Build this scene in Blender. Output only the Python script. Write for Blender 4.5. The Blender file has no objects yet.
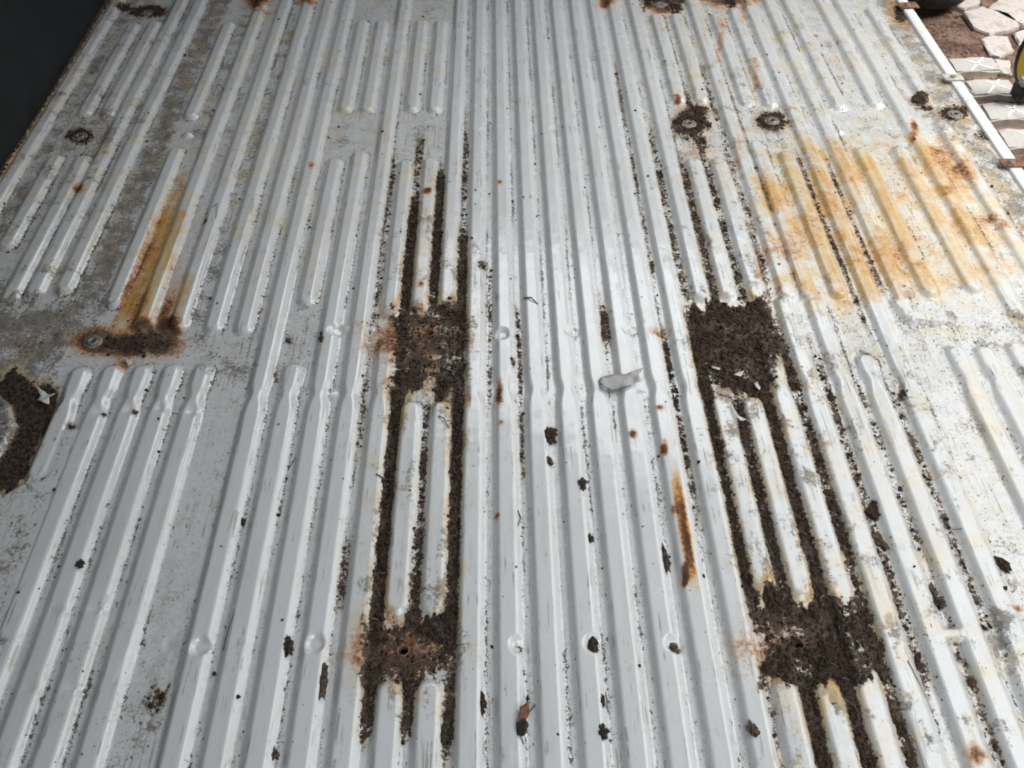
import bpy, bmesh, math, random
import numpy as np
from mathutils import Vector, Matrix, noise as mnoise

R = math.radians
scene = bpy.context.scene
COL = scene.collection
rng = np.random.default_rng(7)
random.seed(7)

# ------------------------------------------------------------------ camera
W, H = 1024, 768
FPX = 930.0
VPX, VPY = 490.0, -610.0
CH = 1.0                                       # camera height above the floor, metres
dvx, dvy = VPX - 512.0, VPY - 384.0
THETA = math.atan(math.hypot(dvx, dvy) / FPX)
RHO = math.atan2(-dvx, -dvy)
ct, st, cr, sr = math.cos(THETA), math.sin(THETA), math.cos(RHO), math.sin(RHO)
f0 = Vector((0, ct, -st)); r0 = Vector((1, 0, 0)); u0 = Vector((0, st, ct))
cr_v = cr * r0 - sr * u0
cu_v = sr * r0 + cr * u0
cam_d = bpy.data.cameras.new('camera')
cam_d.sensor_fit = 'HORIZONTAL'; cam_d.sensor_width = 36.0
cam_d.lens = 36.0 * FPX / W
cam_d.clip_start = 0.02; cam_d.clip_end = 200
cam = bpy.data.objects.new('camera', cam_d); COL.objects.link(cam)
m = Matrix((cr_v, cu_v, -f0)).transposed().to_4x4()
m.translation = Vector((0, 0, CH))
cam.matrix_world = m
scene.camera = cam
scene.cycles.filter_width = 1.9
scene.render.resolution_x = W; scene.render.resolution_y = H

# ------------------------------------------------------------------ light
world = bpy.data.worlds.new('World'); scene.world = world; world.use_nodes = True
wn = world.node_tree
bg = wn.nodes['Background']
sky = wn.nodes.new('ShaderNodeTexSky'); sky.sky_type = 'NISHITA'; sky.sun_disc = False
sky.sun_elevation = R(52); sky.sun_rotation = R(60)
wn.links.new(sky.outputs[0], bg.inputs[0]); bg.inputs[1].default_value = 0.008

def area(name, loc, target, sx, sy, power, col):
    d = bpy.data.lights.new(name, 'AREA'); d.shape = 'RECTANGLE'
    d.size = sx; d.size_y = sy; d.energy = power; d.color = col
    o = bpy.data.objects.new(name, d); COL.objects.link(o)
    o.location = loc
    o.rotation_euler = (Vector(target) - Vector(loc)).to_track_quat('-Z', 'Y').to_euler()
    return o
area('side_door_daylight', (1.38, 1.40, 0.62), (0.2, 1.10, 0.40), 1.8, 0.74, 6.0, (1.0, 0.975, 0.93))
area('added_overhead_softbox', (1.20, 1.20, 1.40), (0.50, 1.10, 0.0), 1.5, 0.8, 4.2, (1.0, 0.99, 0.965)).data.spread = R(92)  # softbox added overhead to brighten the rib tops, not a door opening
area('front_window_daylight', (0.45, 2.75, 1.75), (0.20, 0.90, 0.0), 1.7, 0.8, 6.2, (0.95, 0.98, 1.0)).data.spread = R(125)
area('rear_door_daylight', (0.60, -0.8, 1.05), (0.35, 0.6, 0.1), 1.2, 1.0, 8.0, (0.93, 0.97, 1.0)).data.spread = R(130)
area('open_sky_outside', (3.3, 2.2, 2.2), (2.1, 2.45, -0.4), 1.3, 1.3, 24, (1.0, 0.99, 0.97)).data.spread = R(60)
scene.view_settings.view_transform = 'Standard'
scene.view_settings.look = 'None'
scene.view_settings.exposure = 0.27
scene.view_settings.gamma = 1.0

# ------------------------------------------------------------------ mapping helpers
def P(px, py, z=0.0):
    """the point where the photo's sight line (px,py) meets the level z"""
    d = f0 * FPX + cr_v * (px - 512.0) - cu_v * (py - 384.0)
    t = (z - CH) / d.z
    return Vector((d.x * t, d.y * t, z))
def PU(u, py, z=0.0):
    return P(VPX + u * (py - VPY), py, z)

# ------------------------------------------------------------------ object helpers
def tag(o, label=None, cat=None, group=None, kind=None):
    if label: o['label'] = label
    if cat: o['category'] = cat
    if group: o['group'] = group
    if kind: o['kind'] = kind
    return o
def link_mesh(name, me, mat, parent=None, smooth=False):
    if mat is not None: me.materials.append(mat)
    if smooth: me.polygons.foreach_set('use_smooth', [True] * len(me.polygons))
    o = bpy.data.objects.new(name, me); COL.objects.link(o)
    if parent: o.parent = parent
    return o
def from_bm(name, bm, mat, parent=None, smooth=False):
    me = bpy.data.meshes.new(name); bm.to_mesh(me); bm.free()
    return link_mesh(name, me, mat, parent, smooth)
def empty(name, loc=(0, 0, 0)):
    o = bpy.data.objects.new(name, None); COL.objects.link(o); o.location = loc
    o.empty_display_size = 0.05
    return o
def np_mesh(name, V, F):
    me = bpy.data.meshes.new(name)
    n = len(F); k = F.shape[1]
    me.vertices.add(len(V)); me.vertices.foreach_set('co', V.astype(np.float32).ravel())
    me.loops.add(n * k); me.loops.foreach_set('vertex_index', F.astype(np.int32).ravel())
    me.polygons.add(n)
    me.polygons.foreach_set('loop_start', np.arange(0, n * k, k, dtype=np.int32))
    me.polygons.foreach_set('loop_total', np.full(n, k, dtype=np.int32))
    me.update(calc_edges=True)
    return me

# ------------------------------------------------------------------ node helper
class NT:
    def __init__(s, name):
        s.m = bpy.data.materials.new(name); s.m.use_nodes = True
        s.t = s.m.node_tree; s.b = s.t.nodes['Principled BSDF']
        s.tc = s.t.nodes.new('ShaderNodeTexCoord').outputs['Object']
    def n(s, typ, **kw):
        x = s.t.nodes.new(typ)
        for k, v in kw.items(): setattr(x, k, v)
        return x
    def put(s, sock, v):
        if isinstance(v, bpy.types.NodeSocket): s.t.links.new(v, sock)
        elif isinstance(v, (tuple, list)) and len(v) == 3 and sock.type == 'RGBA': sock.default_value = (*v, 1)
        else: sock.default_value = v
    def math(s, op, a, b=0.0, c=0.0, clamp=False):
        x = s.n('ShaderNodeMath', operation=op, use_clamp=clamp)
        for i, v in enumerate((a, b, c)): s.put(x.inputs[i], v)
        return x.outputs[0]
    def noise(s, scale, detail=3, rough=0.6, vec=None, dist=0.0):
        x = s.n('ShaderNodeTexNoise'); s.put(x.inputs['Scale'], scale)
        x.inputs['Detail'].default_value = detail; x.inputs['Roughness'].default_value = rough
        x.inputs['Distortion'].default_value = dist
        s.t.links.new(vec if vec is not None else s.tc, x.inputs['Vector'])
        return x.outputs['Fac']
    def vor(s, scale, vec=None, rnd=1.0):
        x = s.n('ShaderNodeTexVoronoi'); x.inputs['Scale'].default_value = scale
        x.inputs['Randomness'].default_value = rnd
        s.t.links.new(vec if vec is not None else s.tc, x.inputs['Vector'])
        return x.outputs['Distance'], x.outputs['Color']
    def stretch(s, sx, sy, sz=1):
        x = s.n('ShaderNodeMapping'); x.inputs['Scale'].default_value = (sx, sy, sz)
        s.t.links.new(s.tc, x.inputs['Vector']); return x.outputs[0]
    def sstep(s, v, lo, hi, a=0.0, b=1.0):
        x = s.n('ShaderNodeMapRange', interpolation_type='SMOOTHSTEP')
        for i, q in enumerate((v, lo, hi, a, b)): s.put(x.inputs[i], q)
        return x.outputs[0]
    def mix(s, f, a, b):
        x = s.n('ShaderNodeMix', data_type='RGBA')
        s.put(x.inputs[0], f); s.put(x.inputs[6], a); s.put(x.inputs[7], b)
        return x.outputs[2]
    def attr(s, name):
        return s.n('ShaderNodeAttribute', attribute_name=name).outputs['Fac']
    def ramp(s, f, stops):
        x = s.n('ShaderNodeValToRGB'); cr_ = x.color_ramp
        while len(cr_.elements) < len(stops): cr_.elements.new(0.5)
        for e, (p, c) in zip(cr_.elements, stops): e.position = p; e.color = (*c, 1)
        s.put(x.inputs[0], f); return x.outputs[0]
    def bump(s, h, strength, dist):
        x = s.n('ShaderNodeBump'); x.inputs['Strength'].default_value = strength
        x.inputs['Distance'].default_value = dist
        s.put(x.inputs['Height'], h); s.t.links.new(x.outputs[0], s.b.inputs['Normal'])
    def out(s, col=None, rough=None, spec=None, metal=None):
        if col is not None: s.put(s.b.inputs['Base Color'], col)
        if rough is not None: s.put(s.b.inputs['Roughness'], rough)
        if spec is not None: s.put(s.b.inputs['Specular IOR Level'], spec)
        if metal is not None: s.put(s.b.inputs['Metallic'], metal)
        return s.m

# ---- painted, dirty, rusty sheet metal
def mat_floor():
    n = NT('dirty_white_paint')
    soil, rust, grime, foot, valley, cream = [n.attr(a) for a in ('soil', 'rust', 'grime', 'foot', 'valley', 'cream')]
    big = n.noise(9, 3); med = n.noise(45, 4); fine = n.noise(190, 4, .65); vfine = n.noise(520, 3, .65)
    streak = n.noise(60, 4, .6, n.stretch(1.0, 0.12))
    paint = n.mix(big, (.67, .695, .71), (.715, .725, .715))
    paint = n.mix(n.math('MULTIPLY', n.sstep(streak, .48, .75), .30), paint, (.50, .47, .42))
    scr = n.noise(260, 3, .6, n.stretch(1.0, .035)); scr2 = n.noise(34, 3)
    sc = n.math('MULTIPLY', n.sstep(scr, .56, .66), n.sstep(n.math('ADD', scr2, n.math('MULTIPLY', grime, .25)), .50, .64))
    paint = n.mix(n.math('MULTIPLY', sc, .62), paint, (.25, .20, .15))
    # thin grime film
    gm = n.math('ADD', grime, n.math('MULTIPLY', n.math('SUBTRACT', n.noise(26, 5, .6), .5), 2.6))
    gm = n.math('SUBTRACT', gm, .12)
    gm = n.math('ADD', gm, n.math('MULTIPLY', n.math('SUBTRACT', fine, .5), 1.7))
    gm = n.math('ADD', gm, n.math('MULTIPLY', n.math('SUBTRACT', vfine, .5), .75))
    gf = n.math('MULTIPLY', n.sstep(gm, .35, .85), n.sstep(grime, .02, .3))
    c = n.mix(n.math('MULTIPLY', gf, .86), paint, n.mix(n.sstep(med, .35, .65), (.12, .100, .080), (.28, .245, .20)))
    # dusty valley floor
    dv = n.math('MULTIPLY', valley, n.sstep(n.math('ADD', fine, n.math('MULTIPLY', med, .5)), .62, 1.0))
    c = n.mix(n.math('MULTIPLY', dv, .32), c, (.33, .285, .235))
    # cream stain
    cm = n.math('ADD', cream, n.math('ADD', n.math('MULTIPLY', n.math('SUBTRACT', med, .5), 1.0), n.math('MULTIPLY', n.math('SUBTRACT', n.noise(22, 3), .5), 1.4)))
    c = n.mix(n.math('MULTIPLY', n.math('MULTIPLY', n.sstep(cm, .1, 1.1), n.sstep(cream, .02, .25)), .85), c, n.mix(n.sstep(n.math('SUBTRACT', streak, n.math('MULTIPLY', n.math('SUBTRACT', cream, .6), .35)), .32, .62), (.60, .32, .045), (.72, .56, .27)))
    # rust
    rm = n.math('ADD', rust, n.math('MULTIPLY', n.math('SUBTRACT', fine, .5), .75))
    rm = n.math('ADD', rm, n.math('MULTIPLY', n.math('SUBTRACT', med, .5), .45))
    rf = n.math('MULTIPLY', n.sstep(rm, .06, .62), n.sstep(rust, .02, .22))
    rc = n.ramp(rm, [(.10, (.62, .36, .08)), (.36, (.50, .20, .035)), (.60, (.16, .060, .022)), (.86, (.040, .018, .013))])
    c = n.mix(rf, c, rc)
    # specks of dirt: dense at the foot of each rib, sparse elsewhere
    dens = n.math('ADD', n.math('MULTIPLY', foot, .165), n.math('MULTIPLY', valley, .075))
    dens = n.math('ADD', dens, n.math('MULTIPLY', grime, .10))
    dens = n.math('ADD', dens, n.math('MULTIPLY', n.math('SUBTRACT', med, .5), .22))
    sp = n.sstep(n.math('ADD', vfine, dens), .745, .785)
    sp2 = n.sstep(n.math('ADD', n.noise(210, 2, .5, n.stretch(1.2, .75)), dens), .765, .80)
    spk = n.math('MAXIMUM', sp, sp2)
    c = n.mix(n.math('MULTIPLY', spk, .88), c, (.055, .042, .032))
    # black caked soil film
    sm = n.math('ADD', soil, n.math('MULTIPLY', n.math('SUBTRACT', fine, .5), 1.3))
    sm = n.math('ADD', sm, n.math('MULTIPLY', n.math('SUBTRACT', med, .5), 1.0))
    sm = n.math('ADD', sm, n.math('MULTIPLY', n.math('SUBTRACT', streak, .5), .7))
    sm = n.math('ADD', sm, n.math('MULTIPLY', n.math('SUBTRACT', vfine, .5), .8))
    sf = n.math('MULTIPLY', n.sstep(sm, .40, .56), n.sstep(soil, .03, .2))
    c = n.mix(sf, c, n.mix(n.sstep(fine, .35, .68), (.022, .015, .011), (.105, .064, .040)))
    halo = n.math('MULTIPLY', n.math('MULTIPLY', n.sstep(soil, .02, .45), n.math('SUBTRACT', 1, sf)), n.sstep(streak, .35, .65))
    c = n.mix(n.math('MULTIPLY', halo, .7), c, (.30, .225, .155))
    dirty = n.math('MAXIMUM', n.math('MAXIMUM', sf, spk), n.math('MAXIMUM', n.math('MULTIPLY', gf, .8), rf))
    rg = n.math('ADD', n.sstep(n.noise(16, 4), .35, .7, .13, .30), n.math('MULTIPLY', dirty, .5))
    rg = n.math('ADD', rg, n.math('MULTIPLY', cream, .15), clamp=True)
    h = n.math('ADD', n.math('MULTIPLY', n.math('MAXIMUM', sf, spk), n.math('ADD', .4, vfine)), n.math('MULTIPLY', med, .25))
    h = n.math('ADD', h, n.math('MULTIPLY', rf, fine))
    n.bump(h, .55, .0012)
    n.out(c, rg, .5)
    n.put(n.b.inputs['Coat Weight'], n.math('MULTIPLY', n.math('SUBTRACT', 1, dirty, clamp=True), .6)); n.b.inputs['Coat Roughness'].default_value = .10
    return n.m
def mat_noisy(name, c1, c2, scale, rough=.6, bump=.4, dist=.002, metal=0.0, spec=.4, detail=5):
    n = NT(name); f = n.noise(scale, detail, .65)
    k = n.sstep(f, .3, .7)
    n.bump(f, bump, dist)
    return n.out(n.mix(k, c1, c2), rough, spec, metal)
M_floor = mat_floor()
M_soil = mat_noisy('dark_soil', (.016, .011, .008), (.095, .066, .046), 420, .95, 1.0, .002, 0, .15)
M_clod = mat_noisy('soil_clod', (.014, .012, .010), (.095, .075, .058), 200, .9, .8, .002, 0, .2)
M_debris = mat_noisy('dry_plant_bits', (.07, .05, .03), (.30, .23, .16), 60, .8, .3, .0005)
M_wall = mat_noisy('dark_wall_lining', (.006, .0075, .0085), (.012, .014, .016), 14, .55, .1, .001)
M_clodb = mat_noisy('brown_clod', (.035, .024, .016), (.16, .115, .08), 180, .9, .8, .002, 0, .2)
def mat_trim():
    n = NT('white_sill_paint'); f = n.noise(30, 5, .7); g = n.noise(160, 4, .7)
    c = n.mix(n.sstep(f, .60, .72), (.80, .80, .79), (.33, .27, .21))
    c = n.mix(n.sstep(g, .66, .70), c, (.10, .07, .05))
    n.bump(f, .2, .001); return n.out(c, .4)
M_trim = mat_trim()
M_rustplate = mat_noisy('rusty_steel', (.07, .035, .022), (.30, .15, .09), 70, .8, .5, .001)
M_greyplate = mat_noisy('worn_bracket_paint', (.34, .31, .27), (.62, .60, .56), 80, .6, .3, .001)
M_ring = mat_noisy('dirty_steel_ring', (.10, .085, .07), (.42, .39, .35), 300, .55, .3, .001, .3)
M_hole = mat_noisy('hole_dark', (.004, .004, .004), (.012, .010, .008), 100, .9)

# ------------------------------------------------------------------ the ribbed floor as a height field
X0 = PU(-.625, 60).x - 0.006
XR = PU(.672, 70).x                            # outer edge of the sheet, under the sill trim
Y0, Y1 = 0.26, 2.42
DX, DY = 0.0016, 0.0022
nx = int((XR - X0) / DX) + 1; ny = int((Y1 - Y0) / DY) + 1
gx = X0 + np.arange(nx) * DX; gy = Y0 + np.arange(ny) * DY
GX, GY = np.meshgrid(gx, gy)
# the pixel every grid point falls on, for placing stains measured in the photograph
def proj(X, Y, Z=0.0):
    dz = Z - CH
    a = X * cr_v.x + Y * cr_v.y + dz * cr_v.z
    b = X * cu_v.x + Y * cu_v.y + dz * cu_v.z
    c = X * f0.x + Y * f0.y + dz * f0.z
    return 512 + FPX * a / c, 384 - FPX * b / c
PXg, PYg = proj(GX, GY)
Ug = (PXg - VPX) / (PYg - VPY)

def vnoise(cell, seed, cellx=None):
    """smooth value noise on the grid; cell size in metres"""
    r = np.random.default_rng(seed); cx = cellx or cell
    fx = (GX - X0) / cx; fy = (GY - Y0) / cell
    g = r.random((int(fy.max()) + 3, int(fx.max()) + 3)).astype(np.float32)
    ix = fx.astype(int); iy = fy.astype(int)
    tx = fx - ix; ty = fy - iy
    tx = tx * tx * (3 - 2 * tx); ty = ty * ty * (3 - 2 * ty)
    return (g[iy, ix] * (1 - tx) + g[iy, ix + 1] * tx) * (1 - ty) + (g[iy + 1, ix] * (1 - tx) + g[iy + 1, ix + 1] * tx) * ty
def fbm(cell, seed, octs=4, cellx=None):
    s = 0; a = 1; t = 0
    for i in range(octs):
        s = s + a * vnoise(cell / 2 ** i, seed + i * 17, (cellx / 2 ** i) if cellx else None); t += a; a *= .6
    return s / t
def sst(v):
    v = np.clip(v, 0, 1); return v * v * (3 - 2 * v)
N1 = fbm(.08, 1); N2 = fbm(.03, 5); N3 = fbm(.012, 9, 3); N4 = fbm(.25, 21, 2)
NS = fbm(.10, 31, 4, .012)                     # drawn out along the ribs

hgt = np.zeros_like(GX); foot = np.zeros_like(GX); rib = np.zeros_like(GX)
Hr = 0.0078
# centre line u, y start (far), y end (near); None = runs out of frame
F_, N_ = -14, 840
ribs = [
 (-.607, F_, N_), (-.559, 25, 117), (-.528, 23, 117), (-.564, 157, 250), (-.528, 157, 303), (-.504, F_, 297), (-.473, F_, 294),
 (-.411, 24, 120), (-.411, 150, 308), (-.371, F_, 332), (-.333, F_, 330), (-.295, F_, 332), (-.262, F_, 334),
 (-.416, 370, 480), (-.385, 368, N_), (-.354, 368, N_), (-.3235, 367, N_), (-.292, 367, N_),
 (-.231, F_, N_), (-.2006, 22, 113), (-.170, 22, 113), (-.2006, 160, 306), (-.170, 153, N_), (-.2006, 367, N_), (-.139, F_, N_),
 (-.108, 22, 113), (-.077, 22, 113), (-.108, 162, 318), (-.108, 340, N_), (-.077, 160, 311),
 (-.047, F_, 311), (-.077, 404, 612), (-.047, 404, 612), (-.077, 684, N_), (-.047, 684, N_),
 (-.016, F_, N_), (.015, F_, N_), (.0458, F_, N_), (.0766, F_, N_), (.1074, F_, N_), (.1382, F_, N_), (.169, F_, N_), (.200, F_, N_),
 (.2330, F_, 300), (.265, 16, 103), (.297, 16, 103), (.263, 160, 298), (.295, 160, 302),
 (.228, 398, 592), (.2585, 400, 598), (.226, 684, N_), (.259, 684, N_), (.2905, 340, N_),
 (.3290, F_, 300), (.3215, 300, N_), (.360, 16, 106), (.392, 10, 108), (.352, 143, 300), (.355, 300, N_), (.386, 153, 298), (.386, 357, N_),
 (.4195, F_, N_), (.4545, F_, 306), (.486, F_, 111), (.540, F_, 108), (.570, F_, 318), (.6135, 10, 100), (.487, 150, 297), (.538, 148, 293), (.6145, 122, 330),
 (.483, 349, 606), (.5125, 349, N_), (.547, 345, N_), (.58, 343, N_), (.415, 664, N_), (.47, 655, N_),
]
Ypinch = [PU(0, y).y for y in (393,)]
Yblend = PU(0, 400).y
def add_seg(a, b, top, ft, h, lim=None):
    """raised bead round the segment a-b; profile flat top, smooth flanks"""
    global hgt, foot, rib
    lo_x = min(a[0], b[0]) - ft - .01; hi_x = max(a[0], b[0]) + ft + .01
    lo_y = min(a[1], b[1]) - ft - .01; hi_y = max(a[1], b[1]) + ft + .01
    i0, i1 = np.searchsorted(gx, [lo_x, hi_x]); j0, j1 = np.searchsorted(gy, [lo_y, hi_y])
    if i1 <= i0 or j1 <= j0: return
    x = GX[j0:j1, i0:i1]; y = GY[j0:j1, i0:i1]
    ax, ay = a; bx, by = b; L2 = (bx - ax) ** 2 + (by - ay) ** 2 + 1e-12
    t = np.clip(((x - ax) * (bx - ax) + (y - ay) * (by - ay)) / L2, 0, 1)
    qx = x - ax - t * (bx - ax); qy = y - ay - t * (by - ay)
    d = np.hypot(qx, qy)
    # beads nearer the rear door are pressed squarer
    k = sst((Yblend + .04 - y) / .08)
    tp = top * (1 + .28 * k); fo = ft * (1 + .03 * k)
    for yp in Ypinch:
        g = np.exp(-((y - yp) / .016) ** 2); tp = tp * (1 - .55 * g); fo = fo * (1 - .14 * g)
    v = sst((fo - d) / (fo - tp))
    hh = h * v
    hgt[j0:j1, i0:i1] = np.maximum(hgt[j0:j1, i0:i1], hh)
    rib[j0:j1, i0:i1] = np.maximum(rib[j0:j1, i0:i1], v)
    fr = np.exp(-((d - fo * .98) / .0030) ** 2) * (.30 + .70 * (qx > 0))
    foot[j0:j1, i0:i1] = np.maximum(foot[j0:j1, i0:i1], fr)
for u, ya, yb in ribs:
    A = PU(u, ya); B = PU(u, yb)
    wdt = .0194 if abs(u) < .42 else .0202
    if u > .43: wdt = .0205
    tp_ = .0064
    # end caps: measured ends are the foot of the bead
    ay = A.y - (0 if ya <= 0 else wdt * .6); by = B.y + (0 if yb >= 800 else wdt * .6)
    add_seg((A.x, ay), (B.x, by), tp_, wdt, Hr)
# the hooked bead end, the short cross bead, other pressings
def seg_px(p, q, top=.004, ft=.014, h=.008):
    A = P(*p); B = P(*q); add_seg((A.x, A.y), (B.x, B.y), top, ft, h)
seg_px((900, 306), (911, 320), .005, .0185, Hr); seg_px((911, 319), (936, 322), .005, .0155, Hr * 1.15)
seg_px((934, 637), (968, 636), .003, .011, .008)
seg_px((340, 329), (372, 330), .002, .009, .004)
def dome(px, py, r, h, sharp=1.0):
    c = P(px, py); d = np.hypot(GX - c.x, GY - c.y)
    return h * sst((r - d) / (r * sharp))
for px, py, r, h in [(188, 136, .016, .006), (168, 123, .018, .004), (838, 132, .013, .006), (933, 116, .015, .007), (62, 337, .017, .005), (893, 4, .012, .004)]:
    hgt = np.maximum(hgt, dome(px, py, r, h))
def poly_mask(pts, soft_px, jitter=0.0, drag=1.0):
    """1 inside the polygon (pixels), soft edge; distance in photo pixels"""
    n = len(pts); inside = np.zeros(GX.shape, bool); dmin = np.full(GX.shape, 1e9)
    xs = [p[0] for p in pts]; ys = [p[1] for p in pts]; mrg = soft_px * 3 + jitter + 6
    sel = (PXg > min(xs) - mrg) & (PXg < max(xs) + mrg) & (PYg > min(ys) - mrg) & (PYg < max(ys) + mrg)
    X = PXg[sel]; Y = PYg[sel]; ins = np.zeros(X.shape, bool); dm = np.full(X.shape, 1e9)
    if jitter:
        X = X + (N2[sel] - .5) * jitter * 3 + (N1[sel] - .5) * jitter * 5; Y = Y + (N3[sel] - .5) * jitter * 3 + (NS[sel] - .5) * jitter * 7 * drag
    for i in range(n):
        x1, y1 = pts[i]; x2, y2 = pts[(i + 1) % n]
        if y1 != y2:
            c = ((y1 > Y) != (y2 > Y)) & (X < (x2 - x1) * (Y - y1) / (y2 - y1) + x1)
            ins ^= c
        t = np.clip(((X - x1) * (x2 - x1) + (Y - y1) * (y2 - y1)) / ((x2 - x1) ** 2 + (y2 - y1) ** 2 + 1e-9), 0, 1)
        dm = np.minimum(dm, np.hypot(X - x1 - t * (x2 - x1), Y - y1 - t * (y2 - y1)))
    sd = np.where(ins, dm, -dm)
    out = np.zeros(GX.shape); out[sel] = sst((sd + soft_px) / (2 * soft_px))
    return out
def blob(px, py, rx, ry=None, rot=0):
    ry = ry or rx; c, s = math.cos(R(rot)), math.sin(R(rot))
    X = PXg - px; Y = PYg - py
    return np.exp(-(((X * c + Y * s) / rx) ** 2 + ((-X * s + Y * c) / ry) ** 2))
def strip(u, ya, yb, wu, soft=12):
    """a band along the ribs between two photo rows, half-width wu in rib units"""
    return np.exp(-((Ug - u) / wu) ** 4) * sst((PYg - ya + soft) / (2 * soft)) * sst((yb + soft - PYg) / (2 * soft))

# raised pads at the left
plat = poly_mask([(57, 430), (88, 430), (62, 500), (22, 606), (0, 660), (-80, 660), (-80, 510), (8, 494), (26, 484)], 3)
hgt = np.maximum(hgt, plat * .0065)
pad = poly_mask([(-60, 380), (-8, 392), (10, 406), (17, 426), (10, 446), (-6, 466), (-60, 500)], 4)
hgt = np.maximum(hgt, pad * .012)
# ribs e2..e4 step where the rear cross member begins
for (x_, y_) in ((97, 414), (128, 412), (160, 410), (190, 414)):
    c = P(x_ + 4, y_); hgt -= .0035 * np.exp(-(((GX - c.x) / .009) ** 2 + ((GY - c.y) / .009) ** 2))
for (x_, y_) in ((56, 612), (96, 611), (78, 690), (30, 690), (237, 646)):
    c = P(x_, y_); hgt -= .0025 * np.exp(-(((GX - c.x) / .013) ** 2 + ((GY - c.y) / .006) ** 2))
# shallow recess in the flat panel at the bottom left
rec = poly_mask([(137, 630), (186, 627), (174, 684), (116, 684)], 2.5)
hgt -= rec * .0022 * (1 - rib)
hgt += rec * (N2 - .5) * .006
# round dimples pressed in the valleys along the cross members
dimples = [(555, 132), (624, 129), (486, 133), (572, 333), (630, 331), (662, 333), (520, 647), (594, 646), (675, 646), (202, 649), (316, 646), (337, 333), (502, 337)]
for (x_, y_) in dimples:
    c = P(x_, y_); d = np.hypot(GX - c.x, GY - c.y)
    k = sst((.0145 - d) / .008) * (.5 if y_ < 200 else 1.0); hgt = hgt * (1 - .55 * k) - .0012 * k
for x_ in (537, 572, 470, 504, 330, 305, 280, 610, 640):
    c = P(x_, 395); hgt += .002 * np.exp(-(((GX - c.x) / .010) ** 2 + ((GY - c.y) / .008) ** 2)) * (1 - rib)
# the sheet is not perfectly true
hgt += (vnoise(.16, 77) - .5) * .0022 + (N1 - .5) * .0009 + (N2 - .5) * .0005
# turned-up edge at the wall
hgt += sst((X0 + .018 - GX) / .018) * .012

# ------------------------------------------------------------------ stains (0..1 fields)
soil = np.zeros_like(GX); rust = np.zeros_like(GX); grime = np.zeros_like(GX); cream = np.zeros_like(GX)
def addm(t, m_): np.maximum(t, m_, out=t)
CHW = .0072
for u, ya, yb, w, s in [
    (-.0925, 195, 660, CHW, 1.0), (-.0925, 125, 200, .006, .55), (-.062, 170, 320, CHW, .95), (-.062, 395, 520, .004, .62), (-.062, 515, 640, .009, .78),
    (-.0315, 225, 660, CHW, .95), (-.0315, 120, 230, .005, .50), (-.124, 150, 340, .005, .50), (-.124, 340, 470, .004, .45), (-.124, 540, 610, .005, .55),
    (-.0925, 660, 745, .009, .70), (-.062, 660, 745, .007, .72), (-.0315, 660, 760, .006, .68),
    (.2160, 120, 320, .006, .52), (.2160, 320, 610, .0105, 1.0), (.2470, 160, 320, .008, .66), (.2440, 395, 620, .011, .78),
    (.279, 80, 320, .006, .54), (.2740, 330, 640, .0105, 1.0), (.3060, 320, 640, .009, .66), (.307, 650, 790, .007, .62), (.337, 340, 700, .006, .50),
    (.3700, 370, 560, .006, .46), (.243, 660, 790, .009, .95), (.2745, 660, 790, .008, .9), (.2090, 660, 790, .006, .62),
    (.312, 60, 300, .006, .42), (.402, 380, 640, .005, .46), (.374, 560, 790, .005, .42), (.185, 60, 300, .003, .45), (.340, 60, 300, .005, .38),
    (.402, 150, 340, .004, .52), (.436, 150, 300, .004, .5), (-.0, 260, 420, .003, .45), (.0305, 300, 480, .003, .5), (.1230, 300, 350, .006, .62), (.184, 320, 520, .004, .58)]:
    addm(soil, strip(u, ya, yb, min(w, .0078), 30) * s * (1 - .80 * rib))
for pts, s, j in [
    ([(388, 312), (466, 303), (468, 372), (446, 404), (432, 384), (404, 402), (388, 396)], .86, 4),
    ([(362, 622), (456, 618), (453, 674), (432, 684), (362, 682)], .70, 4),
    ([(680, 304), (768, 300), (780, 350), (772, 396), (742, 402), (714, 392), (700, 360)], .98, 4),
    ([(742, 590), (800, 600), (858, 596), (884, 640), (872, 676), (830, 690), (760, 682)], .98, 5),
    ([(-60, 386), (30, 376), (58, 392), (54, 425), (28, 480), (10, 492), (-60, 500)], 1.0, 3),
    ([(145, 688), (168, 686), (164, 704), (152, 716), (140, 706)], .70, 3),
    ([(640, -12), (690, -12), (682, 12), (662, 6), (642, 10)], .85, 3),
    ([(700, -14), (750, -14), (746, 8), (724, 4)], .8, 3)]:
    m_ = poly_mask(pts, 7, j * 1.3) * s * np.clip(.50 + .95 * fbm(.05, 203, 4), 0, 1.15)
    addm(soil, m_ * (1 - .35 * rib))
for px, py, r, ry, s in [(872, 508, 6, 7, .9), (901, 396, 5, 10, .8), (985, 628, 9, 6, .6), (958, 655, 4, 6, .6), (790, 128, 5, 4, .4), (700, 145, 12, 6, .6), (513, 365, 4, 8, .6),
                         (603, 333, 4, 12, .75), (483, 268, 6, 7, .7), (498, 300, 4, 4, .5), (30, 345, 30, 8, .4), (594, 646, 6, 7, .75), (520, 650, 7, 6, .4), (675, 650, 7, 5, .6),
                         (895, 404, 5, 9, .7), (72, 428, 5, 5, .8), (104, 415, 3, 3, .8), (136, 414, 3, 3, .8), (322, 340, 3, 8, .5), (277, 375, 4, 12, .6), (288, 340, 5, 7, .6)]:
    addm(soil, blob(px, py, r, ry) * s)
soil *= (1 - pad)
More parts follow.
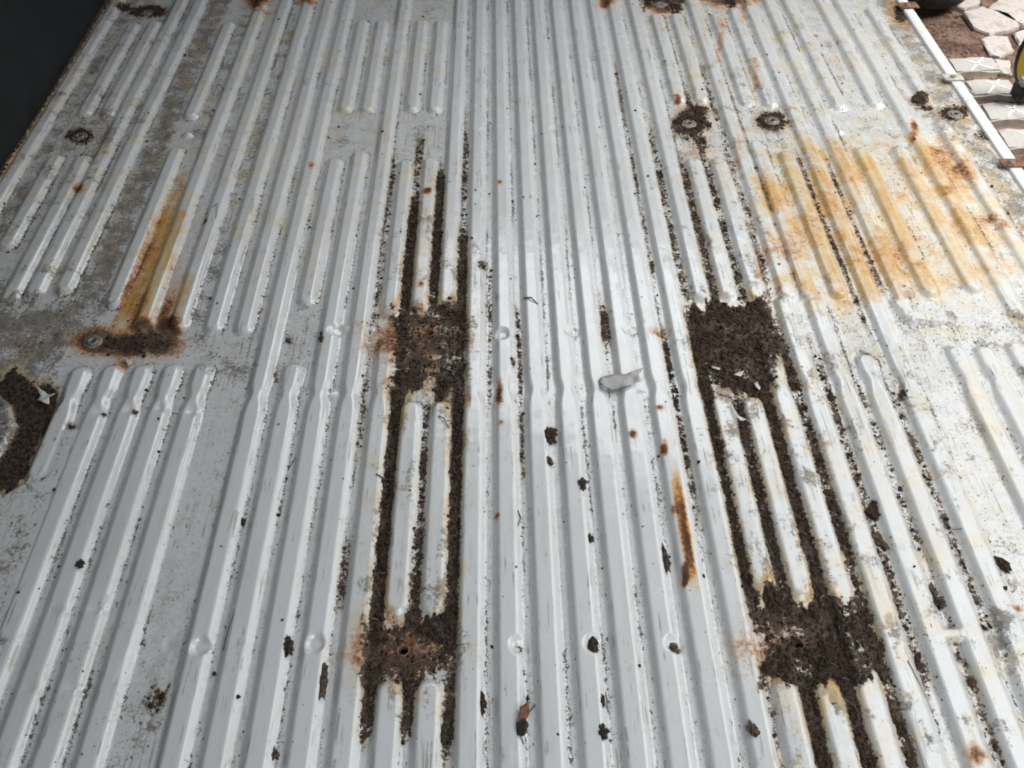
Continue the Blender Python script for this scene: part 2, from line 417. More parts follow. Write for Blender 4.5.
for px, py, r, ry, s in [(690, 124, 17, 13, 1.15), (696, 112, 12, 7, .8), (700, 140, 8, 7, .7), (773, 121, 14, 10, 1.05), (955, 113, 15, 8, .95), (920, 100, 9, 6, .95), (80, 136, 13, 8, 1.0), (147, 11, 20, 6, .9), (125, 8, 8, 4, .8), (925, 108, 10, 3, .7), (985, 135, 12, 7, .6), (900, 14, 8, 10, .7)]:
    addm(soil, np.clip(blob(px, py, r, ry) * 1.3, 0, 1) * s * (1 - .3 * rib))
    addm(rust, blob(px, py, r * 1.5, ry * 1.5) * .30)
# rust
def rp(pts, s, soft=5, j=4, t=rust): addm(t, poly_mask(pts, soft, j, 0.0) * s)
for px, py, r, ry, s in [(98, 342, 24, 13, .9), (128, 345, 30, 13, 1.0), (158, 343, 24, 14, 1.0), (168, 328, 14, 14, 1.0), (145, 330, 12, 12, .8), (125, 360, 14, 12, .45)]:
    addm(rust, np.clip(blob(px, py, r, ry) * 1.25, 0, 1) * s)
rust *= (.72 + .5 * N1)
rp([(-60, 390), (40, 384), (52, 425), (20, 490), (-60, 500)], .35, 12, 8)
addm(rust, strip(-.391, 170, 330, .011, 24) * .42 * (1 - rib * .4) * (.2 + 1.3 * NS))
addm(cream, strip(-.391, 190, 345, .013, 50) * (.7 + .7 * N2))
addm(soil, poly_mask([(92, 334), (168, 332), (172, 350), (130, 358), (96, 350)], 12, 4, 0.0) * .62)
addm(rust, strip(-.352, 290, 340, .007, 40) * .75); addm(rust, strip(-.358, 250, 345, .006, 50) * .45 * (.3 + NS)); addm(rust, strip(-.400, 215, 345, .005, 50) * .5 * (.3 + 1.2 * NS))
addm(cream, strip(-.374, 200, 340, .012, 25) * .9)
addm(cream, strip(-.340, 270, 335, .012, 18) * .8)
addm(rust, strip(-.380, 290, 338, .010, 14) * .5)
addm(rust, strip(.169, 478, 578, .0050, 22) * (.15 + .8 * NS)); addm(cream, strip(.170, 470, 590, .0058, 30) * (.6 + .8 * N2))
for px, py, r, ry, s in [(427, 193, 5, 4, .85), (424, 200, 5, 40, .22), (421, 288, 4, 5, .6), (312, 167, 4, 4, .5), (500, 186, 3, 3, .6), (677, 488, 3, 6, .6), (685, 577, 4, 8, .95), (674, 514, 3, 5, .6),
                         (633, 437, 4, 4, .75), (664, 450, 4, 8, .7), (660, 411, 4, 3, .7), (501, 400, 4, 10, .8), (498, 517, 3, 4, .6), (502, 427, 3, 3, .6), (470, 402, 2, 8, .5), (662, 333, 10, 4, .55),
                         (677, 103, 4, 4, .7), (80, 192, 5, 6, .75), (206, 223, 3, 3, .75), (817, 36, 4, 2, .6), (850, 183, 5, 5, .55), (778, 290, 4, 4, .5), (255, 2, 10, 9, .8), (310, 0, 8, 6, .6), (605, 4, 8, 6, .7), (905, 10, 12, 12, .6),
                         (655, 4, 14, 9, .7), (728, 0, 22, 7, .85), (745, 20, 6, 14, .35), (720, 40, 5, 30, .4), (755, 80, 5, 30, .4), (738, 160, 6, 30, .35), (765, 185, 5, 20, .4),
                         (943, 160, 16, 14, .62), (962, 172, 14, 12, .75), (915, 130, 5, 12, .7), (946, 193, 10, 5, .6), (988, 222, 14, 5, .7), (1003, 228, 8, 7, .6), (920, 240, 10, 4, .5), (868, 220, 8, 6, .35), (812, 226, 12, 8, .55),
                         (790, 252, 24, 10, .55), (800, 240, 20, 12, .45), (835, 240, 12, 8, .4), (928, 195, 6, 9, .4), (955, 215, 6, 14, .45), (762, 272, 6, 12, .45), (1016, 610, 6, 4, .6), (975, 757, 9, 9, .5), (920, 268, 8, 5, .5), (880, 195, 10, 4, .35), (925, 262, 7, 4, .5),
                         (420, 350, 36, 26, .72), (405, 650, 42, 22, .72), (795, 650, 42, 26, .50), (700, 150, 14, 10, .3), (945, 750, 5, 30, .15)]:
    addm(rust, blob(px + (N1 - .5) * r * 2, py + (N2 - .5) * ry * 2, r * (1.35 if r > 7 else 1.1), ry * (1.45 if r > 7 else 1.15)) * s * (.72 if (px > 780 and 140 < py < 280) else 1.0))
# broad yellow staining on the right
for u, ya, yb, w, s in [(.4195, 135, 310, .017, .85), (.4545, 150, 300, .014, .62), (.487, 150, 300, .017, .98), (.508, 165, 300, .013, .55), (.538, 150, 296, .017, .80), (.570, 135, 260, .015, .95), (.590, 140, 215, .014, .85), (.6145, 140, 260, .014, .6),
                        (.386, 160, 320, .014, .85), (.354, 190, 320, .013, .7), (.329, 200, 300, .012, .4), (.402, 190, 330, .009, .65), (.554, 190, 300, .012, .5), (.605, 205, 300, .010, .4), (.292, 150, 300, .010, .25), (.4195, 310, 350, .012, .3),
                        (.486, 20, 110, .012, .14), (.226, 10, 110, .012, .20), (.33, 0, 140, .012, .24), (.36, 10, 110, .011, .18), (.210, 0, 150, .008, .22), (-.077, 160, 310, .012, .35), (-.108, 420, 690, .011, .3), (-.077, 620, 640, .02, .4), (-.0466, 290, 315, .012, .35), (-.016, 300, 360, .014, .25),
                        (.20, 600, 790, .012, .18), (.226, 660, 790, .014, .22), (.2585, 660, 790, .014, .2)]:
    addm(cream, strip(u, ya, yb, w, 18) * s)
# grime, and the far-left shade painted in with it
def gs(u, ya, yb, w, s, soft=12): addm(grime, strip(u, ya, yb, w, soft) * s * (1 - .8 * rib))
gs(-.442, -30, 320, .020, .95); gs(-.391, -30, 150, .014, .62); gs(-.314, -30, 330, .012, .62); gs(-.352, 40, 200, .006, .55); gs(-.583, -30, 330, .015, .45); gs(-.545, 100, 170, .03, .55)
gs(.592, -30, 120, .012, .35); gs(.515, -30, 300, .016, .42); gs(.47, -30, 120, .010, .35); gs(.645, -30, 400, .020, .92); gs(.508, 110, 160, .06, .38)
gs(.45, 330, 620, .020, .30); gs(.3, -30, 300, .012, .32); gs(.36, 100, 300, .010, .40); gs(.375, 60, 110, .01, .5); gs(-.262, 345, 700, .018, .22); gs(-.262, 690, 790, .02, .45)
gs(-.139, -30, 120, .02, .22); gs(-.19, 110, 160, .03, .35); gs(-.092, 110, 165, .03, .40); gs(-.09, -30, 20, .03, .45); gs(-.18, -30, 20, .03, .4); gs(-.2, 300, 370, .02, .45)
gs(-.559, -30, 120, .012, .6); gs(-.583, -30, 330, .012, .75); gs(-.545, 150, 310, .012, .5); gs(-.515, -30, 310, .010, .5); gs(-.488, -30, 300, .008, .5)
gs(.28, 660, 790, .08, .28, 30); gs(.31, 330, 640, .07, .30, 30); gs(-.062, 160, 310, .03, .35); gs(-.035, 300, 420, .03, .45); gs(-.09, 395, 640, .028, .40)
addm(grime, poly_mask([(-60, 290), (60, 300), (120, 300), (110, 330), (60, 372), (40, 378), (-60, 384)], 12, 8) * .95)
addm(grime, poly_mask([(180, 330), (270, 335), (250, 390), (225, 400), (190, 360)], 8, 6) * .55)
addm(grime, poly_mask([(-60, 495), (20, 490), (30, 560), (10, 640), (-60, 700)], 22, 8) * .50)
addm(grime, poly_mask([(10, 486), (56, 430), (86, 430), (50, 520), (10, 600)], 14, 6) * .32)
addm(grime, poly_mask([(840, 105), (910, 110), (890, 145), (850, 145)], 8, 5) * .40)
addm(grime, poly_mask([(880, 318), (1040, 300), (1040, 345), (930, 350)], 8, 6) * .62)
addm(grime, poly_mask([(975, 600), (1040, 600), (1040, 670), (1000, 660)], 8, 5) * .62)
addm(grime, poly_mask([(60, 120), (130, 110), (118, 160), (60, 158)], 8, 5) * .70)
addm(grime, sst((-.60 - Ug) / .03) * .95); addm(soil, sst((-.616 - Ug) / .010) * 1.1)
addm(grime, poly_mask([(905, 95), (990, 98), (1010, 150), (950, 140)], 8, 6) * .75)
addm(grime, poly_mask([(670, 100), (800, 100), (820, 150), (680, 160)], 10, 6) * .45)
addm(grime, np.full_like(GX, .05) + .16 * sst((N4 - .5) * 3))
foot = foot * sst((NS - .36) * 3.6) * (.5 + .9 * N2)
film = .42 * sst((-.40 - Ug) / .10) * sst((360 - PYg) / 60) * (.4 + N1) + np.clip(sst((Ug - .17) / .08) * (.10 + .30 * sst((NS - .4) * 4)) + blob(790, 420, 120, 330) * .22 + blob(400, 400, 60, 300) * .20, 0, .5)  # far-left term paints shade over the ribs as grime; the rest is dirt
addm(grime, film)
addm(cream, poly_mask([(752, 150), (850, 140), (960, 128), (1030, 240), (1020, 300), (830, 312), (770, 300)], 30, 14, 0.0) * (.34 + .75 * N1))
addm(rust, poly_mask([(770, 190), (850, 170), (960, 135), (1010, 240), (960, 290), (850, 290), (780, 270)], 30, 16, 0.0) * sst((N1 - .42) * 4) * .30)
addm(cream, .30 * sst((Ug - .18) / .1) * (.4 + N1) + .30 * sst((-.02 - Ug) / .06) * sst((420 - PYg) / 200) * (.3 + N1))
valley = (1 - rib) * (.55 + .45 * np.clip(1 - grime, 0, 1))
def blur(a, kx, ky):
    for ax, k in ((1, kx), (0, ky)):
        for _ in range(2):
            c_ = np.cumsum(np.pad(a, [(k + 1, k) if i == ax else (0, 0) for i in (0, 1)], mode='edge'), axis=ax)
            a = (np.take(c_, range(2 * k + 1, c_.shape[ax]), ax) - np.take(c_, range(0, c_.shape[ax] - 2 * k - 1), ax)) / (2 * k + 1)
    return a
near = blur(soil, 6, 9)                        # smears dragged round the caked soil
smear = np.clip(blur(soil, 10, 22) * 1.9, 0, 1) * sst((.55 * NS + .45 * N2 - .38) * 4.5)
addm(grime, pad * 1.0); addm(grime, smear * 1.0); addm(cream, np.clip(near * 1.3, 0, .55) * (.5 + N1)); addm(rust, smear * .22)
soil *= (1 - .48 * blob(430, 352, 27, 30)) * (1 - .50 * blob(404, 650, 27, 14)) * (1 - .34 * blob(795, 644, 26, 22))
soil = soil * np.clip(.58 + .85 * (.5 * N2 + .5 * fbm(.02, 91, 3)), 0, 1.15)
addm(soil, near * .55 * sst((fbm(.03, 57, 4, .010) - .52) * 7))
soil = np.clip(soil, 0, 1.1) * (1 - pad); rust *= (1 - pad); cream *= (1 - pad)

# ------------------------------------------------------------------ build the van: floor sheet, anchor rings, sill, wall
van = empty('cargo_van', (0, 1.2, 0))
tag(van, 'worn white ribbed van load floor with rust, caked dirt, white sill and dark lining', 'van')
def kid(o):
    """parent to the van without moving the geometry"""
    o.parent = van; o.matrix_parent_inverse = Matrix.Translation(-Vector(van.location)); return o

rings = [(80, 137, 'ring'), (147, 13, 'ring'), (93, 342, 'ring'), (689, 124, 'ring'), (772, 121, 'ring'), (955, 115, 'ring'),
         (430, 333, 'hole'), (720, 327, 'hole'), (403, 650, 'hole'), (798, 644, 'hole'), (660, 5, 'ring')]
cut = np.zeros(GX.shape, bool)
for px, py, k in rings:
    c = P(px, py); cut |= np.hypot(GX - c.x, GY - c.y) < .0058
idx = np.arange(nx * ny).reshape(ny, nx)
q = np.stack([idx[:-1, :-1], idx[:-1, 1:], idx[1:, 1:], idx[1:, :-1]], -1)
bad = cut[:-1, :-1] | cut[:-1, 1:] | cut[1:, 1:] | cut[1:, :-1]
Fq = q[~bad]
V = np.stack([GX, GY, hgt], -1).reshape(-1, 3)
me = np_mesh('floor_panel', V, Fq)
for nm, arr in (('soil', soil), ('rust', rust), ('grime', grime), ('foot', foot), ('valley', valley), ('cream', cream)):
    a = me.attributes.new(nm, 'FLOAT', 'POINT'); a.data.foreach_set('value', arr.astype(np.float32).ravel())
floor = kid(link_mesh('floor_panel', me, M_floor, None, True))

def h_at(x, y):
    i = int(round((x - X0) / DX)); j = int(round((y - Y0) / DY))
    i = max(0, min(nx - 1, i)); j = max(0, min(ny - 1, j)); return float(hgt[j, i])

def lathe(bm, prof, seg, c):
    rows = []
    for r_, z_ in prof:
        rows.append([bm.verts.new((c.x + r_ * math.cos(2 * math.pi * k / seg), c.y + r_ * math.sin(2 * math.pi * k / seg), c.z + z_)) for k in range(seg)])
    for a, b in zip(rows, rows[1:]):
        for k in range(seg):
            bm.faces.new((a[k], a[(k + 1) % seg], b[(k + 1) % seg], b[k]))
    return rows
for px, py, kd in rings:
    c = P(px, py); c.z = 0
    z = h_at(c.x + .014, c.y) ; z = max(-.002, min(.003, z))
    c.z = z
    bm = bmesh.new()
    if kd == 'ring':
        lathe(bm, [(.0155, -.004), (.0150, .0010), (.0135, .0018), (.0085, .0006), (.0075, .0030), (.0064, .0034), (.0050, .0022), (.0046, -.012)], 28, c)
        o = kid(from_bm('anchor_ring', bm, M_ring, None, True))
    else:
        lathe(bm, [(.0085, -.003), (.0078, .0006), (.0062, .0004), (.0056, -.0010), (.0052, -.012)], 24, c)
        o = kid(from_bm('bolt_hole', bm, M_rustplate, None, True))
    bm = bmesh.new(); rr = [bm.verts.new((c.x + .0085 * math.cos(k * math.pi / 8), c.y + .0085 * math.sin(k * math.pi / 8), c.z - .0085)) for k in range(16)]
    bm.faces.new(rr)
    o2 = from_bm('hole_shadow', bm, M_hole, None); o2.name = 'hole_shade_disc'; o2.parent = o  # near-black disc stands for the shade down the hole

def box(bm, x0, x1, y0, y1, z0, z1, bev=0.0):
    vs = [bm.verts.new((x, y, z)) for z in (z0, z1) for y in (y0, y1) for x in (x0, x1)]
    fs = [(0, 2, 3, 1), (4, 5, 7, 6), (0, 1, 5, 4), (2, 6, 7, 3), (0, 4, 6, 2), (1, 3, 7, 5)]
    ff = [bm.faces.new([vs[i] for i in f]) for f in fs]
    if bev:
        es = list({e for f in ff for e in f.edges}); bmesh.ops.bevel(bm, geom=es, offset=bev, segments=3, affect='EDGES')
# sill trim: a folded strip along the right edge, with the body side dropping below it
xt0 = PU(.663, 70).x; xt1 = PU(.6805, 70).x
bm = bmesh.new()
prof = [(xt0, -.004), (xt0 + .001, .0052), (xt0 + .0025, .0062), (xt1 - .0035, .0062), (xt1 - .001, .0052), (xt1, .0), (xt1 + .001, -.05), (xt1 - .004, -.06)]
ys = np.linspace(.2, 2.6, 160); rows = []
for y in ys:
    w_ = (mnoise.noise(Vector((y * 3, 1, 2)))) * .0012
    rows.append([bm.verts.new((x + w_, y, z)) for x, z in prof])
for a, b in zip(rows, rows[1:]):
    for k in range(len(prof) - 1): bm.faces.new((a[k], a[k + 1], b[k + 1], b[k]))
kid(from_bm('sill_trim', bm, M_trim, None, True))
bm = bmesh.new(); box(bm, xt1 - .035, xt1 - .005, .2, 2.6, -.30, -.055, .004)
kid(from_bm('side_sill', bm, M_trim))
# brackets over the trim
def bracket(px, py, w, l, mat, name='bracket', rot=0.0, screws=1):
    c = P(px, py, .008); bm = bmesh.new(); box(bm, -w / 2, w / 2, -l / 2, l / 2, 0, .0022, .0007)
    o = from_bm(name, bm, mat); o.location = (c.x, c.y, .0072); o.rotation_euler = (0, 0, R(rot)); kid(o)
    for k in range(screws):
        xx = (k - (screws - 1) / 2) * w * .5
        bm = bmesh.new(); lathe(bm, [(.0062, .0018), (.0056, .0040), (.0030, .0052), (.0008, .0050)], 16, Vector((xx, 0, 0)))
        s_ = from_bm('screw', bm, M_ring, None, True); s_.parent = o
bracket(953, 77.5, .040, .026, M_greyplate)
bracket(1012, 163, .044, .026, M_rustplate, rot=-3)
bracket(908, 5.5, .046, .030, M_rustplate, rot=3)
# dark side lining at the left: pressed panel with a shallow swage
xw = X0 + .006
bm = bmesh.new()
prof = [(xw + .004, -.02), (xw + .001, .03), (xw - .008, .10), (xw - .02, .45), (xw - .016, .47), (xw - .016, .62), (xw - .022, .64), (xw - .05, 1.5)]
rows = [[bm.verts.new((x + .004 * mnoise.noise(Vector((y * 2, z * 2, 0))), y, z)) for x, z in prof] for y in np.linspace(.2, 2.7, 60)]
for a, b in zip(rows, rows[1:]):
    for k in range(len(prof) - 1): bm.faces.new((a[k], b[k], b[k + 1], a[k + 1]))
kid(from_bm('side_lining', bm, M_wall, None, True))
# floor carries on past the back of the frame and ends on a front panel edge
bm = bmesh.new(); box(bm, X0, XR, Y1 + .001, 2.75, -.004, .0, 0)
kid(from_bm('front_floor_edge', bm, M_trim))

# ------------------------------------------------------------------ loose soil (thick part), one mass
th = np.clip((soil - .66 + (N3 - .5) * 1.0 + (N2 - .5) * 1.1) * sst((Ug + .30) / .1) - .12 * (Ug < .1) - .10, 0, 1)
th2 = np.clip(th * 2.2, 0, 1)
fine = rng.random(GX.shape)
lift = th2 * (.0006 + .0022 * (1 - rib)) * (.3 + 1.3 * N3) + th2 * (fine - .5) * .0022
for px, py, kd in rings:
    c = P(px, py); d = np.hypot(GX - c.x, GY - c.y); lift = lift * sst((d - .009) / .012); th2 = np.where(d < .010, 0, th2)
keepv = th2 > .10
kq = keepv[:-1, :-1] & keepv[:-1, 1:] & keepv[1:, 1:] & keepv[1:, :-1]
Fs = q[kq]
used = np.unique(Fs); remap = np.full(nx * ny, -1); remap[used] = np.arange(len(used))
Vs = np.stack([GX + (rng.random(GX.shape) - .5) * .0008, GY + (rng.random(GX.shape) - .5) * .001, hgt + lift - .0002], -1).reshape(-1, 3)[used]
me = np_mesh('loose_soil', Vs, remap[Fs])
tag(link_mesh('loose_soil', me, M_soil), 'dark brown loose soil packed in the channels between the floor ribs', 'soil', kind='stuff')

# crumbs: small angular grains, one mass
ico = []
bmt = bmesh.new(); bmesh.ops.create_icosphere(bmt, subdivisions=1, radius=1.0)
icoV = np.array([v.co[:] for v in bmt.verts]); icoF = np.array([[v.index for v in f.verts] for f in bmt.faces]); bmt.free()
def scatter(name, prob, count, smin, smax, mat, seed, label, cat):
    r = np.random.default_rng(seed)
    p = np.where(PYg < 800, prob, 0) * np.where((PXg > -20) & (PXg < 1044), 1, 0)
    p = p.ravel() / p.sum(); pick = r.choice(len(p), count, p=p)
    pos = V[pick] + np.stack([(r.random(count) - .5) * DX, (r.random(count) - .5) * DY, np.zeros(count)], -1)
    pos[:, 2] += lift.ravel()[pick]
    s = smin + (smax - smin) * r.random(count) ** 3
    sc = s[:, None] * (0.6 + .8 * r.random((count, 3))); sc[:, 2] *= .6
    a = r.random(count) * 6.283; ca, sa = np.cos(a), np.sin(a)
    vv = icoV[None] * (1 + (r.random((count, len(icoV), 1)) - .5) * .6) * sc[:, None, :]
    x = vv[..., 0] * ca[:, None] - vv[..., 1] * sa[:, None]; y = vv[..., 0] * sa[:, None] + vv[..., 1] * ca[:, None]
    vv = np.stack([x, y, vv[..., 2]], -1) + pos[:, None, :] + np.array([0, 0, 1])[None, None] * (s * .35)[:, None, None]
    F = icoF[None] + (np.arange(count) * len(icoV))[:, None, None]
    me = np_mesh(name, vv.reshape(-1, 3), F.reshape(-1, 3))
    tag(link_mesh(name, me, mat), label, cat, kind='stuff')
scatter('soil_crumbs', sst((soil - .25) * 2) + .012 * foot + .002, 15000, .0007, .0030, M_soil, 3, 'scattered dark soil crumbs along the ribs and bolt plates', 'soil')
# fine straw and fibre in the soil
def straw(count, seed):
    r = np.random.default_rng(seed)
    p = np.where((PYg < 800) & (PXg > 0) & (PXg < 1024), sst((soil - .45) * 3) + .0012 * foot, 0).ravel(); p /= p.sum()
    pick = r.choice(len(p), count, p=p); VV = []; FF = []
    for k, i in enumerate(pick):
        x, y, z = V[i]; z += lift.ravel()[i] + .0012
        L = .004 + .014 * r.random() ** 2; w = .00035 + .0004 * r.random(); a = r.random() * 3.14; ca, sa = math.cos(a), math.sin(a)
        b = len(VV); bend = (r.random() - .5) * .5 * L; dz = (r.random() - .3) * .003
        for t in (-1, 0, 1):
            bx_ = x + ca * t * L / 2 - sa * bend * (1 - t * t); by_ = y + sa * t * L / 2 + ca * bend * (1 - t * t); bz = z + dz * t + .0004
            VV += [(bx_ - sa * w, by_ + ca * w, bz), (bx_ + sa * w, by_ - ca * w, bz), (bx_, by_, bz + w * 1.3)]
        for s_ in (0, 3):
            for e in range(3):
                e2 = (e + 1) % 3; FF.append((b + s_ + e, b + s_ + e2, b + s_ + 3 + e2, b + s_ + 3 + e))
    me = np_mesh('dry_plant_bits', np.array(VV), np.array(FF))
    tag(link_mesh('dry_plant_bits', me, M_debris), 'short pale straw and fibre bits lying in the dark soil', 'plant debris', kind='stuff')
straw(190, 11)

# ------------------------------------------------------------------ small single things lying on the floor
def clod(px, py, w_px, h_px, label, rot=0, mat=None, name='soil_clod', cat='clod', group='dark soil clods on the floor', flat=.5, seed=0):
    c = P(px, py); mm = abs(P(px + 1, py).x - c.x)
    z = h_at(c.x, c.y)
    bm = bmesh.new(); bmesh.ops.create_icosphere(bm, subdivisions=4, radius=1.0)
    w_px *= .9; h_px *= .9; rx = w_px * mm / 2; ry = h_px * mm / 2 * 1.25; rz = min(rx, ry) * flat
    for v in bm.verts:
        d = 1.25 * mnoise.fractal(v.co * 2.0 + Vector((seed * 3.7, px, py)), .8, 2.1, 5)
        v.co = v.co * (1 + .62 * d)
        v.co.x *= rx; v.co.y *= ry; v.co.z *= rz
    o = from_bm(name, bm, mat or (M_clod, M_soil, M_clodb)[seed % 3])
    o.location = (c.x, c.y, z + rz * .45); o.rotation_euler = (0, 0, R(rot))
    tag(o, label, cat, group); return o
clod(1001, 565, 12, 15, 'dark squarish clod alone on the pale flat panel at the right', 20, seed=1)
clod(932, 592, 10, 12, 'upper of two touching black clods between the right ribs', 0, seed=2)
clod(938, 604, 14, 11, 'lower and wider of two touching black clods between the right ribs', -10, seed=3)
clod(873, 514, 15, 12, 'flat black clod in the channel right of the caked soil', 15, seed=4, flat=.45)
clod(878, 541, 11, 18, 'tall ragged clod just below the flat black clod', 30, seed=5, flat=.45)
clod(664, 560, 9, 24, 'long thin dark clod beside the orange rust streak', 3, seed=6, flat=.5)
clod(593, 646, 12, 15, 'dark clod filling the middle round dimple near the bottom', 0, seed=7, flat=.35)
clod(673, 650, 10, 9, 'small dark clod in the round dimple below the rust streak', 0, seed=8, flat=.4)
clod(603, 735, 9, 12, 'rounded grey-brown clod near the bottom middle of the floor', 0, seed=9, flat=.5)
clod(602, 703, 5, 10, 'slim brown clod just above the rounded bottom middle clod', 0, seed=10, flat=.5)
clod(323, 681, 9, 27, 'long brown clod in the channel left of the lower bolt plate', 5, seed=11, flat=.4)
clod(288, 647, 11, 19, 'ragged reddish-brown clod far left of the lower bolt plate', 20, seed=12, flat=.35)
clod(549, 438, 16, 15, 'spiky dark clump of dirt below the plastic scrap', 0, seed=13, flat=.35)
clod(549, 463, 6, 9, 'small oval pellet under the spiky dark clump', 15, seed=14, flat=.6)
clod(582, 487, 8, 12, 'small dark clump in the channel right of the oval pellet', 0, seed=15, flat=.5)
clod(590, 540, 6, 8, 'tiny black clod between the middle ribs left of the rust streak', 0, seed=16)
clod(894, 712, 11, 20, 'tall dark clod in the channel near the bottom right', 0, seed=17, flat=.45)
clod(880, 672, 12, 15, 'dark clod at the right edge of the lower soil patch', 0, seed=18, flat=.45)
clod(918, 662, 6, 16, 'small upright dark clod right of the lower soil patch', -20, seed=19, flat=.5)
clod(971, 682, 8, 8, 'small round dark clod below the short cross rib', 0, seed=20, flat=.6)
clod(82, 567, 9, 8, 'brown clod beside a rib at the lower left', 20, seed=21, flat=.4)
clod(243, 522, 5, 7, 'small dark clod on the ridge at the left', 20, seed=22, flat=.5)
clod(752, 733, 10, 12, 'dark clod on the rib left of the bottom soil streaks', 20, seed=23, flat=.4)
clod(443, 735, 9, 16, 'dark clod in the channel below the lower left bolt plate', 0, seed=24, flat=.45)
clod(482, 704, 8, 18, 'ragged flake of dirt right of the lower left bolt plate', 10, seed=25, flat=.3)
clod(274, 755, 9, 9, 'dark clod on the channel at the bottom left', 20, seed=26, flat=.4)

def tube(name, pts, r, mat, label, cat, group=None, taper=.5):
    """thin stick through photo points, lying on the floor"""
    ps = []
    for (px, py, dz) in pts:
        c = P(px, py); c.z = h_at(c.x, c.y) + r + dz; ps.append(c)
    # resample
    pp = []
    for a, b in zip(ps, ps[1:]):
        for k in range(6): pp.append(a.lerp(b, k / 6))
    pp.append(ps[-1]); bm = bmesh.new(); rows = []
    for i, p in enumerate(pp):
        d = (pp[min(i + 1, len(pp) - 1)] - pp[max(i - 1, 0)]).normalized(); s = d.cross(Vector((0, 0, 1))).normalized(); t = s.cross(d)
        rr = r * (1 - taper * i / len(pp)) * (1 + .2 * mnoise.noise(p * 300))
        rows.append([bm.verts.new(p + s * rr * math.cos(k * math.pi / 3) + t * rr * math.sin(k * math.pi / 3)) for k in range(6)])
    for a, b in zip(rows, rows[1:]):
        for k in range(6): bm.faces.new((a[k], a[(k + 1) % 6], b[(k + 1) % 6], b[k]))
    bm.faces.new(rows[0]); bm.faces.new(rows[-1][::-1])
    c0 = pp[0].copy()
    for v in bm.verts: v.co -= c0
    o = from_bm(name, bm, mat, None, True); o.location = c0
    return tag(o, label, cat, group)
M_twig = mat_noisy('dark_twig', (.035, .026, .02), (.12, .09, .065), 200, .85)
M_straw = mat_noisy('pale_straw', (.30, .22, .14), (.50, .42, .30), 120, .8)
tube('twig', [(224, 652, 0), (230, 634, .002), (236, 616, 0)], .0008, M_twig, 'thin dark straight twig lying left of the lower bolt plates', 'twig', 'twigs on the floor')
tube('twig', [(439, 420, 0), (445, 424, .003), (449, 432, .001)], .0010, M_twig, 'short curved dark twig on the soil left of centre', 'twig', 'twigs on the floor')
tube('twig', [(524, 301, .0), (531, 303, .002), (538, 308, 0)], .0015, M_twig, 'short brown twig across the middle ribs near the centre', 'twig', 'twigs on the floor')
tube('twig', [(518, 512, 0), (521, 519, .002), (518, 528, 0)], .0009, M_twig, 'small hooked black twig below the centre of the floor', 'twig', 'twigs on the floor')
tube('twig', [(377, 478, 0), (386, 481, .002), (395, 482, .001)], .0013, M_twig, 'dark twig stub sticking out of the left soil channel', 'twig', 'twigs on the floor')
tube('twig', [(906, 664, 0), (920, 690, .001), (933, 713, 0)], .0009, M_straw, 'long thin brown straw on a rib at the lower right', 'twig', 'twigs on the floor')
tube('twig', [(945, 523, .0), (952, 531, .002), (960, 532, 0)], .0008, M_twig, 'wispy dark twig above the two touching clods', 'twig', 'twigs on the floor')
tube('twig', [(205, 215, .0), (219, 208, .003), (217, 222, 0)], .0006, M_twig, 'hair-thin forked twig at the upper left ribs', 'twig', 'twigs on the floor')
tube('twig', [(535, 706, 0), (517, 730, .001), (524, 746, .001)], .0009, M_twig, 'curled dark stem under the rusty brown leaf', 'twig', 'twigs on the floor')
tube('twig', [(288, 470, .0), (293, 463, .001), (296, 458, 0)], .0007, M_twig, 'tiny slanted dark twig on the ribs left of the soil', 'twig', 'twigs on the floor')

def sheet(name, outline, mat, label, cat, group=None, thick=.0005, curl=.004, z0=.002, seed=0, level=None):
    """a thin curled flake whose outline is given in photo pixels"""
    pts = [P(*p) for p in outline]; c = sum(pts, Vector()) / len(pts)
    zc = level if level is not None else max(h_at(p.x, p.y) for p in pts)
    bm = bmesh.new(); vs = [bm.verts.new((p.x - c.x, p.y - c.y, 0)) for p in pts]
    bm.faces.new(vs); bmesh.ops.triangulate(bm, faces=bm.faces[:])
    bmesh.ops.subdivide_edges(bm, edges=bm.edges[:], cuts=3, use_grid_fill=True)
    for v in bm.verts:
        v.co.z += mnoise.noise(Vector((v.co.x * 90 + seed, v.co.y * 90, seed))) * curl + curl * .5
    g = bmesh.ops.extrude_face_region(bm, geom=bm.faces[:])
    for v in [e for e in g['geom'] if isinstance(e, bmesh.types.BMVert)]: v.co.z += thick
    bmesh.ops.recalc_face_normals(bm, faces=bm.faces[:])
    o = from_bm(name, bm, mat, None, True); o.location = (c.x, c.y, zc + z0)
    return tag(o, label, cat, group)
M_leaf = mat_noisy('rust_brown_leaf', (.10, .045, .022), (.24, .11, .055), 120, .7)
M_leafd = mat_noisy('dark_leaf', (.03, .025, .02), (.09, .07, .055), 150, .8)
def mat_film():
    n = NT('grey_plastic_film'); f = n.noise(70, 4)
    n.out(n.mix(f, (.30, .295, .285), (.50, .495, .48)), .35)
    n.bump(f, .8, .004); return n.m
M_film = mat_film()
M_chip = mat_noisy('white_chip', (.50, .50, .48), (.68, .68, .66), 80, .5)
sheet('plastic_scrap', [(598, 385), (604, 381), (617, 379), (630, 378), (643, 372), (638, 379), (640, 386), (628, 391), (612, 394), (600, 392)], M_film,
      'crumpled translucent grey plastic scrap lying across the middle ribs', 'plastic scrap', curl=.0045, z0=.001, seed=3)
tube('twig', [(600, 390, .006), (615, 393, .006), (641, 375, .009)], .0007, M_twig, 'thin dark line standing in for the shaded crease of the grey plastic scrap', 'twig', 'twigs on the floor')  # dark tube drawn in place of the shaded fold in the scrap
